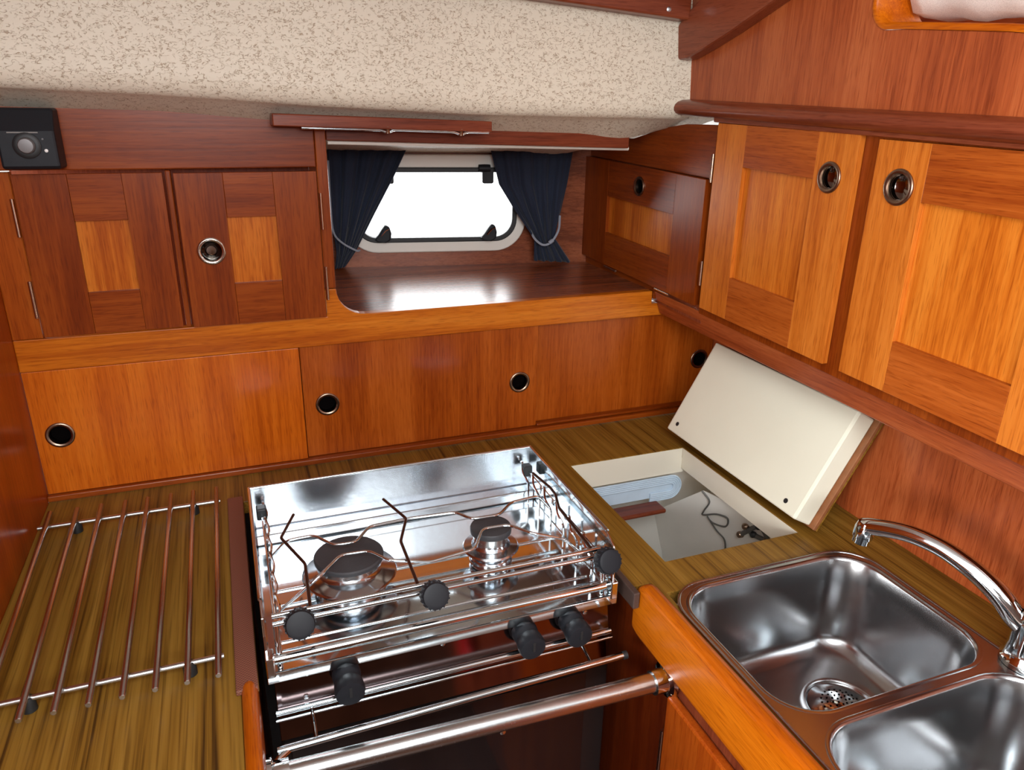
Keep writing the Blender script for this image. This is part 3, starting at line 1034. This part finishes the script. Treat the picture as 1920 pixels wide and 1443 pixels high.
# door window frame lines
bm = bmesh.new()
add_tube(bm, [(0.07, SY0 - 0.0082, 0.7250), (0.255, SY0 - 0.0082, 0.7250)], 0.0011, 6)
add_tube(bm, [(0.07, SY0 - 0.0082, 0.7250), (0.07, SY0 - 0.0082, 0.50)], 0.0011, 6)
link('glass_frame_line', bm, M_CHROME, dr, smooth=True)
lathe('door_screw', [(0.004, -0.001), (0.004, 0.001), (0, 0.0022)], (0.272, SY0 - 0.0076, 0.716), (0, -1, 0), M_CHROME, dr, seg=12)
# towel rail of the oven door
tube('towel_rail', [(-0.010, 0.6900, 0.8135), (0.4290, 0.6900, 0.8210)], 0.0048, M_CHROME, st, seg=12)
lathe('rail_end', [(0, 0), (0.0056, 0), (0.0056, 0.006), (0, 0.007)], (0.4285, 0.6900, 0.8210), (1, 0, 0), M_RUBBER, st, seg=12)
tube('rail_stay', [(0.0330, SY0 - 0.001, 0.8260), (0.0330, 0.6905, 0.8160)], 0.0024, M_CHROME, st, seg=8)
tube('rail_stay', [(0.3830, SY0 - 0.001, 0.8290), (0.3830, 0.6905, 0.8215)], 0.0024, M_CHROME, st, seg=8)
tube('door_catch', fillet([(0.004, 0.6900, 0.8130), (-0.011, 0.680, 0.8115), (-0.016, 0.6745, 0.806)], 0.006, 4), 0.0040, M_CHROME, st, seg=8)

# ================================================================== GRAB BAR
gb = thing('grab_bar', (0.22, 0.65, 0.80), 'thick stainless grab bar across the front of the stove', 'grab bar')
GA, GB = Vector((-0.0215, 0.6560, 0.8140)), Vector((0.4695, 0.6440, 0.8090))
tube('bar', [GA, GB], 0.0125, M_STEEL, gb, seg=24)
for P, n in ((GB - Vector((0.010, 0, 0)), (1, 0, 0)), (GA + Vector((0.010, 0, 0)), (-1, 0, 0))):
    s = lathe('socket', [(0.0127, -0.012), (0.0155, -0.012), (0.0160, 0.004), (0.0230, 0.006), (0.0240, 0.0115), (0.010, 0.0115)], P, n, M_CHROME, gb, seg=28)
    for dy, dz in ((0.0, 0.0195), (0.017, -0.010), (-0.017, -0.010)):
        lathe('socket_screw', [(0.0028, 0.0), (0.0028, -0.0012), (0, -0.0018)], P + Vector((n[0] * 0.006, dy, dz)), n, M_RING, s, seg=10)

# ================================================================== COOL BOX
ice = thing('cool_box', (0.65, 0.92, 0.55), 'open cream-lined cool box sunk in the worktop with its lid propped up', 'cool box')
lt = 0.004
box('liner_wall', (HX0, HY1 - 0.0003, 0.8480), (HX1 + 0.006, HY1 + lt, 0.8985), M_CREAM, ice, bevel=0.0006)
box('liner_wall', (HX1 - 0.0003, HY0, 0.8570), (HX1 + lt, HY1 - 0.0006, 0.8985), M_CREAM, ice, bevel=0.0006)
box('liner_wall', (HX0 - lt, HY0, 0.8500), (HX0 + 0.0003, HY1 - 0.0006, 0.8985), M_CREAM, ice, bevel=0.0006)
box('liner_wall', (HX0, HY0 - lt, 0.8500), (HX1, HY0 + 0.0003, 0.8985), M_CREAM, ice, bevel=0.0006)
# inner tank with the sloping hull side
bm = bmesh.new()
topr = [(0.495, 0.735, 0.848), (0.875, 0.735, 0.848), (0.875, 1.125, 0.848), (0.495, 1.125, 0.848)]
botr = [(0.495, 0.735, 0.560), (0.875, 0.735, 0.560), (0.875, 1.125, 0.560), (0.495, 1.125, 0.560)]
loft(bm, [topr, botr], cap=True)
link('tank', bm, M_GREY, ice)
bm = bmesh.new()
q0, q1 = [(0.743, 1.124, 0.740), (0.793, 1.124, 0.561), (0.940, 0.736, 0.561), (0.860, 0.736, 0.847), (0.760, 1.000, 0.847)], 0.003
va_ = [bm.verts.new(p) for p in q0]
vb_ = [bm.verts.new((p[0] + q1, p[1], p[2])) for p in q0]
bm.faces.new(va_)
bm.faces.new(vb_[::-1])
for k in range(5):
    bm.faces.new((va_[k], va_[(k + 1) % 5], vb_[(k + 1) % 5], vb_[k]))
link('hull_slope', bm, M_GREY, ice)
# evaporator: flattened frosted coil with a rounded end under the far rim
bm = bmesh.new()
for k in range(5):
    r = 0.024 - 0.0038 * k
    cx, cz = 0.7430, 0.8180
    pts = []
    for i in range(13):
        a = PI / 2 - PI * i / 12
        pts.append((cx + r * math.cos(a), 1.0780, cz + r * math.sin(a)))
    path = [(0.500, 1.0780, cz + r)] + pts + [(0.70, 1.0780, cz - r)]
    add_tube(bm, path, 0.0021, 8)
ev = link('evaporator', bm, M_BLUE, ice, smooth=True)
ev['label'] = 'frosted blue cooling coil with rounded end'
bm = bmesh.new()
add_slab(bm, [(0.500, 0.800), (0.715, 0.800)] + [(0.743 + 0.0225 * math.cos(t), 0.818 + 0.0225 * math.sin(t)) for t in [math.radians(-60 + 150 * i / 10) for i in range(11)]] + [(0.500, 0.8405)], [], fr_back(1.0800), 0.004)
link('coil_plate', bm, M_BLUE, ev)
box('coil_tray', (0.500, 1.040, 0.7870), (0.7150, 1.0770, 0.7955), W_DARK[0], ice, bevel=0.003)
cb = [(0.7571, 0.9973, 0.8491), (0.7666, 0.9847, 0.832), (0.7687, 0.9994, 0.8048), (0.7704, 1.0033, 0.7933), (0.777, 0.974, 0.8094), (0.7849, 0.9517, 0.8114), (0.7882, 0.9586, 0.7903), (0.7798, 0.9848, 0.7849), (0.7735, 0.9944, 0.7943), (0.7858, 0.9792, 0.7711), (0.7951, 0.9649, 0.7571), (0.8032, 0.9668, 0.7255)]


def smooth_path(pts, n=6):
    P = [Vector(p) for p in pts]
    P = [P[0] * 2 - P[1]] + P + [P[-1] * 2 - P[-2]]
    out = []
    for i in range(1, len(P) - 2):
        for k in range(n):
            t = k / n
            a, b, c, d = P[i - 1], P[i], P[i + 1], P[i + 2]
            out.append(0.5 * ((2 * b) + (c - a) * t + (2 * a - 5 * b + 4 * c - d) * t * t + (3 * b - a - 3 * c + d) * t ** 3))
    out.append(P[-2])
    return out


o = tube('sensor_cable', smooth_path(cb), 0.0016, M_CABLE, ice, seg=6)
# thermostat cluster by the near end
bits = [(0.7978, 0.9171, 0.8122), (0.8058, 0.9033, 0.8024), (0.8145, 0.8789, 0.8043), (0.8038, 0.8911, 0.8259), (0.7997, 0.9299, 0.788)]
th = tube('thermostat', smooth_path(bits), 0.0045, M_CABLE, ice, seg=8)
for i, p in enumerate(bits):
    lathe('terminal', [(0, -0.004), (0.006, -0.003), (0.006, 0.004), (0.003, 0.007), (0, 0.007)], p, (-1, -0.2, 0.3), M_RUBBER if i % 2 else M_RING, th, seg=10)

# lid leaning open against the valance
LT = math.radians(61)
LD = Vector((math.cos(LT), 0, math.sin(LT)))
LN = Vector((-math.sin(LT), 0, math.cos(LT)))
LB = Vector((0.7420, 0, 0.9300))


def lf(off=0.0):
    return lambda u, v, w: tuple(LB + LD * v + LN * (off - w) + Vector((0, u, 0)))


lid = slab('lid', rect(0.7530, 1.1070, 0.0, 0.185), [], lf(), 0.038, M_LID, ice, bevel=0.0035)
lid['label'] = 'thick cream lid propped open against the wall'
slab('plywood_top', rect(0.7450, 1.1150, -0.002, 0.196), [], lf(-0.0385), 0.007, M_PLY, lid, bevel=0.001)
slab('worktop_facing', rect(0.7450, 1.1150, -0.002, 0.196), [], lf(-0.0458), 0.002, M_TOP, lid)
for u, v in ((1.0850, 0.018), (0.7830, 0.016)):
    lathe('lid_screw', [(0.0040, -0.001), (0.0040, 0.0006), (0.002, 0.0010), (0, 0.0004)], lf()(u, v, 0), LN, M_RUBBER, lid, seg=12)

# ================================================================== SINK
sink = thing('double_sink', (0.645, 0.45, 0.76), 'satin stainless double-bowl sink with rounded corners', 'sink')
B1 = (0.497, 0.797, 0.4560, 0.6900)
B2 = (0.497, 0.797, 0.2050, 0.4400)
slab('rim', rrect(0.4865, 0.8070, 0.193, 0.7000, 0.055, 10), [rrect(*B1, 0.055, 10), rrect(*B2, 0.055, 10)], lambda u, v, w: (u, v, 0.9035 - w), 0.0032, M_SINK, sink, bevel=0.0012)
tube('rim_bead', [(u, v, 0.9030) for u, v in rrect(0.4875, 0.8060, 0.194, 0.6990, 0.054, 10)], 0.0022, M_SINK, sink, seg=8, closed=True)


def bowl(b, drain):
    x0, x1, y0, y1 = b
    N = 10
    rings = []

    def rr(ins, z, r):
        return [(u, v, z) for u, v in rrect_even(x0 + ins, x1 - ins, y0 + ins, y1 - ins, r, N)]
    rings.append(rr(-0.0040, 0.9036, 0.058))
    rings.append(rr(-0.0015, 0.9046, 0.056))
    rings.append(rr(0.0010, 0.9036, 0.055))
    rings.append(rr(0.0030, 0.8990, 0.054))
    rings.append(rr(0.0060, 0.8700, 0.054))
    rings.append(rr(0.0130, 0.8000, 0.052))
    for k in range(1, 9):
        a = k / 8 * PI / 2
        rings.append(rr(0.0150 + 0.030 * (1 - math.cos(a)), 0.7900 - 0.027 * math.sin(a), 0.052 - 0.012 * k / 8))
    last = [Vector(p) for p in rings[-1]]
    cx, cy = drain
    n = len(last)
    circ = []
    for p in last:
        d_ = Vector((p.x - cx, p.y - cy, 0)).normalized()
        circ.append(Vector((cx, cy, 0.7610)) + d_ * 0.0470)
    for t in (0.35, 0.7, 0.92, 1.0):
        rings.append([tuple(a.lerp(c, t) - Vector((0, 0, 0.001 * t))) for a, c in zip(last, circ)])
    for r, z in ((0.0445, 0.7580), (0.0430, 0.7520)):
        rings.append([tuple(Vector((cx, cy, z)) + (Vector((c.x - cx, c.y - cy, 0)).normalized()) * r) for c in circ])
    bm = bmesh.new()
    loft(bm, rings, cap=True)
    return link('bowl', bm, M_SINK, sink, smooth=True, angle=0)


b1 = bowl(B1, (0.697, 0.570))
bowl(B2, (0.650, 0.320))
stn = lathe('strainer', [(0, 0.0005), (0.0420, 0.0005), (0.0425, 0.004), (0.0340, 0.0055), (0.026, 0.0085), (0.016, 0.0120), (0.006, 0.0135), (0, 0.0137)], (0.697, 0.570, 0.7525), (0, 0, 1), M_CHROME, sink, seg=32)
bm = bmesh.new()
for rr_, nn, hh in ((0.006, 6, 0.0136), (0.0125, 11, 0.0130), (0.019, 16, 0.0111), (0.0255, 21, 0.0088)):
    for i in range(nn):
        a = 2 * PI * i / nn
        sl = 0.12 if rr_ < 0.012 else 0.33
        nrm = Vector((math.cos(a) * sl, math.sin(a) * sl, 1)).normalized()
        add_lathe(bm, [(0.0013, -0.001), (0.0013, 0.0004), (0, 0.0004)], (0.697 + rr_ * math.cos(a), 0.570 + rr_ * math.sin(a), 0.7525 + hh), nrm, 8)
ho = link('strainer_hole', bm, M_HOLE, stn)  # solid dark discs painted as the shaded strainer holes
ho['kind'] = 'stuff'
st2 = part_copy(stn, sink, (0.650 - 0.697, 0.320 - 0.570, 0))
ho2 = ho.copy()
COL.objects.link(ho2)
ho2.parent = st2

# ================================================================== TAP
tap = thing('mixer_tap', (0.812, 0.440, 0.9035), 'chrome mixer tap with a long curved spout over the sink', 'tap')
bx_, by_ = 0.812, 0.438
lathe('tap_base', [(0, 0.0006), (0.0270, 0.0006), (0.0270, 0.006), (0.0235, 0.010), (0.0220, 0.026), (0.0225, 0.048), (0.0210, 0.060), (0.0170, 0.068), (0, 0.070)], (bx_, by_, 0.9035), (0, 0, 1), M_CHROME, tap, seg=28)
spath = smooth_path([(bx_ - 0.004, by_ + 0.006, 0.9480), (0.7985, 0.4560, 0.9600), (0.7910, 0.4690, 0.9760), (0.7830, 0.4870, 0.9895), (0.7740, 0.5100, 1.0005), (0.7630, 0.5390, 1.0090), (0.7490, 0.5730, 1.0105), (0.7350, 0.6080, 1.0020), (0.7300, 0.6200, 0.9970)], 5)
n = len(spath)
tube('spout', spath, 0.009, M_CHROME, tap, seg=16, radii=[0.0145 - 0.0035 * min(1, i / n * 1.6) for i in range(n)])
lathe('aerator', [(0, 0.014), (0.0105, 0.012), (0.0128, 0.004), (0.0124, -0.010), (0.0108, -0.0105), (0.0108, -0.018), (0.0075, -0.018), (0.0065, -0.014), (0, -0.014)], (0.7305, 0.6190, 0.9920), (0.05, -0.10, 1), M_CHROME, tap, seg=20)
hd = lathe('handle_cap', [(0, 0.0), (0.0160, 0.0), (0.0175, 0.006), (0.0150, 0.016), (0.008, 0.021), (0, 0.022)], (bx_ + 0.001, by_ - 0.002, 0.9725), (0.1, -0.05, 1), M_CHROME, tap, seg=24)
tube('lever', [(bx_ + 0.004, by_ + 0.004, 0.985), (bx_ + 0.020, by_ + 0.018, 0.998), (bx_ + 0.040, by_ + 0.020, 1.006)], 0.005, M_CHROME, hd, seg=10, radii=[0.006, 0.005, 0.004])

# ================================================================== CURTAINS


def curtain(name, left, right, label, folds, phase, seed):
    """left/right: (u, height) edge points from top to hem, in the hull-side frame"""
    rows, cols = 36, 48
    bm = bmesh.new()
    grid = []
    k = len(left) - 1
    for i in range(rows + 1):
        t = i / rows * k
        j = min(int(t), k - 1)
        f = t - j
        lu, lv = [left[j][m] + (left[j + 1][m] - left[j][m]) * f for m in (0, 1)]
        ru, rv = [right[j][m] + (right[j + 1][m] - right[j][m]) * f for m in (0, 1)]
        wdt = ru - lu
        row = []
        for c in range(cols + 1):
            s = c / cols
            amp = 0.0045 + 0.0045 * (1 - min(1, wdt / 0.16))
            wv_ = math.sin(2 * PI * folds * s + phase + 0.8 * math.sin(3.1 * i / rows + seed)) + 0.4 * math.sin(2 * PI * folds * 2.3 * s + seed * 2 + i * 0.05)
            off = 0.036 + amp * wv_
            row.append(bm.verts.new(wf(off)(lu + wdt * s, lv + (rv - lv) * s, 0)))
        grid.append(row)
    for i in range(rows):
        for c in range(cols):
            bm.faces.new((grid[i][c], grid[i][c + 1], grid[i + 1][c + 1], grid[i + 1][c]))
    o = link(name, bm, M_NAVY, smooth=True, angle=0)
    md = o.modifiers.new('thickness', 'SOLIDIFY')
    md.thickness = 0.0012
    return tag(o, label, 'curtain', 'navy curtains at the window')


cl = curtain('curtain', [(-0.012, 1.436), (-0.010, 1.338), (-0.010, 1.252), (-0.007, 1.205), (-0.012, 1.170)],
             [(0.158, 1.436), (0.118, 1.358), (0.075, 1.283), (0.034, 1.208), (0.010, 1.174)], 'navy curtain gathered at the left of the small window', 4.0, 0.4, 0.3)
tube('tieback', smooth_path([wf(0.050)(-0.011, 1.390, 0), wf(0.052)(-0.012, 1.300, 0), wf(0.052)(-0.010, 1.250, 0), wf(0.054)(0.005, 1.228, 0), wf(0.050)(0.033, 1.210, 0), wf(0.040)(0.041, 1.208, 0)]), 0.0022, M_TIE, cl, seg=6)
cr = curtain('curtain', [(0.314, 1.430), (0.337, 1.342), (0.373, 1.286), (0.416, 1.226), (0.418, 1.178)],
             [(0.501, 1.430), (0.488, 1.341), (0.477, 1.285), (0.464, 1.226), (0.502, 1.172)], 'navy curtain tied with grey cord at the right of the small window', 4.5, 1.4, 1.1)
tb = tube('tieback', smooth_path([wf(0.030)(0.409, 1.243, 0), wf(0.050)(0.417, 1.226, 0), wf(0.056)(0.434, 1.215, 0), wf(0.056)(0.452, 1.222, 0), wf(0.050)(0.468, 1.246, 0), wf(0.034)(0.474, 1.274, 0)]), 0.0026, M_TIE, cr, seg=6)
lathe('cord_toggle', [(0, -0.006), (0.004, -0.005), (0.0045, 0.0), (0.004, 0.006), (0, 0.007)], wf(0.057)(0.450, 1.222, 0), (0.8, 0, 0.5), M_TIE, tb, seg=10)

# ================================================================== SMALL FITTINGS
# wooden batten with a chrome bail under the headliner
bt = thing('wooden_batten', (0.245, 1.20, 1.46), 'dark wooden batten with a thin chrome rail under the headliner', 'batten')
hexa('board', [(0.080, 1.176, 1.4660), (0.080, 1.2290, 1.4660), (0.080, 1.2290, 1.4830), (0.080, 1.176, 1.4830),
               (0.412, 1.176, 1.4585), (0.412, 1.2290, 1.4585), (0.412, 1.2290, 1.4745), (0.412, 1.176, 1.4745)], W_DARK[0], bt, bevel=0.0015)
tube('chrome_rail', fillet([(0.120, 1.180, 1.4635), (0.235, 1.180, 1.4610), (0.246, 1.180, 1.4575), (0.256, 1.180, 1.4615), (0.350, 1.180, 1.4590), (0.362, 1.180, 1.4545), (0.372, 1.180, 1.4585), (0.408, 1.180, 1.4580)], 0.004, 3), 0.0019, M_CHROME, bt, seg=8)
for x, z in ((0.246, 1.460), (0.362, 1.457)):
    lathe('rail_bracket', [(0, -0.004), (0.004, -0.004), (0.004, 0.003), (0.0055, 0.006)], (x, 1.181, z), (0, 0, 1), M_RING, bt, seg=12)

# black control box in the left corner
kb = thing('control_box', (-0.23, 1.20, 1.41), 'black plastic box with a round grey knob in the left corner', 'control box')
bm = bmesh.new()
prof = [(1.2305, 1.4085), (1.1830, 1.4095), (1.1795, 1.4140), (1.1795, 1.4580), (1.1830, 1.4640), (1.1960, 1.4860), (1.2305, 1.4860)]
rings = [[(x, y, z) for y, z in prof] for x in (-0.2635, -0.1960)]
R = loft(bm, rings)
bm.faces.new(R[0])
bm.faces.new(R[1])
link('housing', bm, M_BLACK, kb, bevel=0.003)
dial = lathe('dial', [(0.0165, -0.0005), (0.0165, 0.002), (0.0140, 0.0035), (0.0105, 0.0035)], (-0.2300, 1.1794, 1.4400), (0, -1, 0), M_RUBBER, kb, seg=28)
lathe('knob', [(0.0105, 0.0), (0.0100, 0.007), (0.0085, 0.0090), (0, 0.0095)], (-0.2300, 1.1790, 1.4400), (0, -1, 0), simple('grey_knob', srgb(120, 118, 118), 0.35, 0.3), dial, seg=24)
lathe('indicator', [(0.0022, -0.0005), (0.0022, 0.0010), (0, 0.002)], (-0.2090, 1.1794, 1.4335), (0, -1, 0), simple('white_indicator', srgb(240, 240, 236), 0.3), kb, seg=12)
lathe('indicator', [(0.0012, -0.0005), (0.0012, 0.0010), (0, 0.0015)], (-0.2110, 1.1794, 1.4480), (0, -1, 0), simple('grey_indicator', srgb(110, 110, 112), 0.3), kb, seg=10)
box('slot', (-0.2500, 1.1784, 1.4555), (-0.2150, 1.1793, 1.4570), simple('grey_slot', srgb(130, 126, 122), 0.4), kb, bevel=0)

# white cloth lying behind the pass-through opening
bm = bmesh.new()
rows = []
for i in range(21):
    y = 0.775 - 0.36 * i / 20
    rg = []
    for k in range(14):
        a = 2 * PI * k / 14
        ww = 1 + 0.06 * math.sin(5 * a + i * 0.9) + 0.04 * math.sin(i * 1.7)
        rg.append((0.845 + 0.045 * math.cos(a) * ww, y, 1.644 - 0.030 * (i / 20) + 0.038 * math.sin(a) * ww))
    rows.append(rg)
R = loft(bm, rows)
bm.faces.new(R[0])
bm.faces.new(R[-1])
tag(link('white_towel', bm, M_CLOTH, smooth=True, angle=0), 'white rolled towel lying in the rounded opening top right', 'towel')
tag(box('wall_passage', (0.790, 0.20, 1.500), (1.15, 0.86, 1.560), W_BULK[1], bevel=0.004), 'wooden ledge behind the rounded opening', None, kind='structure')


tag(box('wall_passage_side', (0.950, 0.10, 1.562), (0.962, 0.97, 1.640), W_BULK[1], bevel=0), 'wooden board behind the rounded opening', None, kind='structure')
# red shape added out of view for its reflection in the cooker front
bm = bmesh.new()
rings = []
for k in range(13):
    t = k / 12
    wy = 0.046 * (0.92 + 0.10 * math.sin(PI * t)) * (1 if t > 0.18 else math.sqrt(max(0.05, 1 - ((0.18 - t) / 0.18) ** 2)))
    wx = 0.0085 * (0.6 + 0.5 * math.sin(PI * (0.1 + 0.85 * t)))
    rings.append([(0.4490 + wx * math.cos(2 * PI * j / 18), -0.205 + wy * math.sin(2 * PI * j / 18), 0.47 + 0.20 * t) for j in range(18)])
R = loft(bm, rings)
bm.faces.new(R[0])
bm.faces.new(R[-1])
add_tube(bm, smooth_path([(0.4490, -0.165, 0.57), (0.4490, -0.142, 0.545), (0.4490, -0.138, 0.515), (0.4490, -0.144, 0.495)], 4), 0.009, 10)
tag(link('reflected_red_shape', bm, M_RED, smooth=True, angle=0), 'unseen red shape added for its reflection in the cooker', 'oven glove')
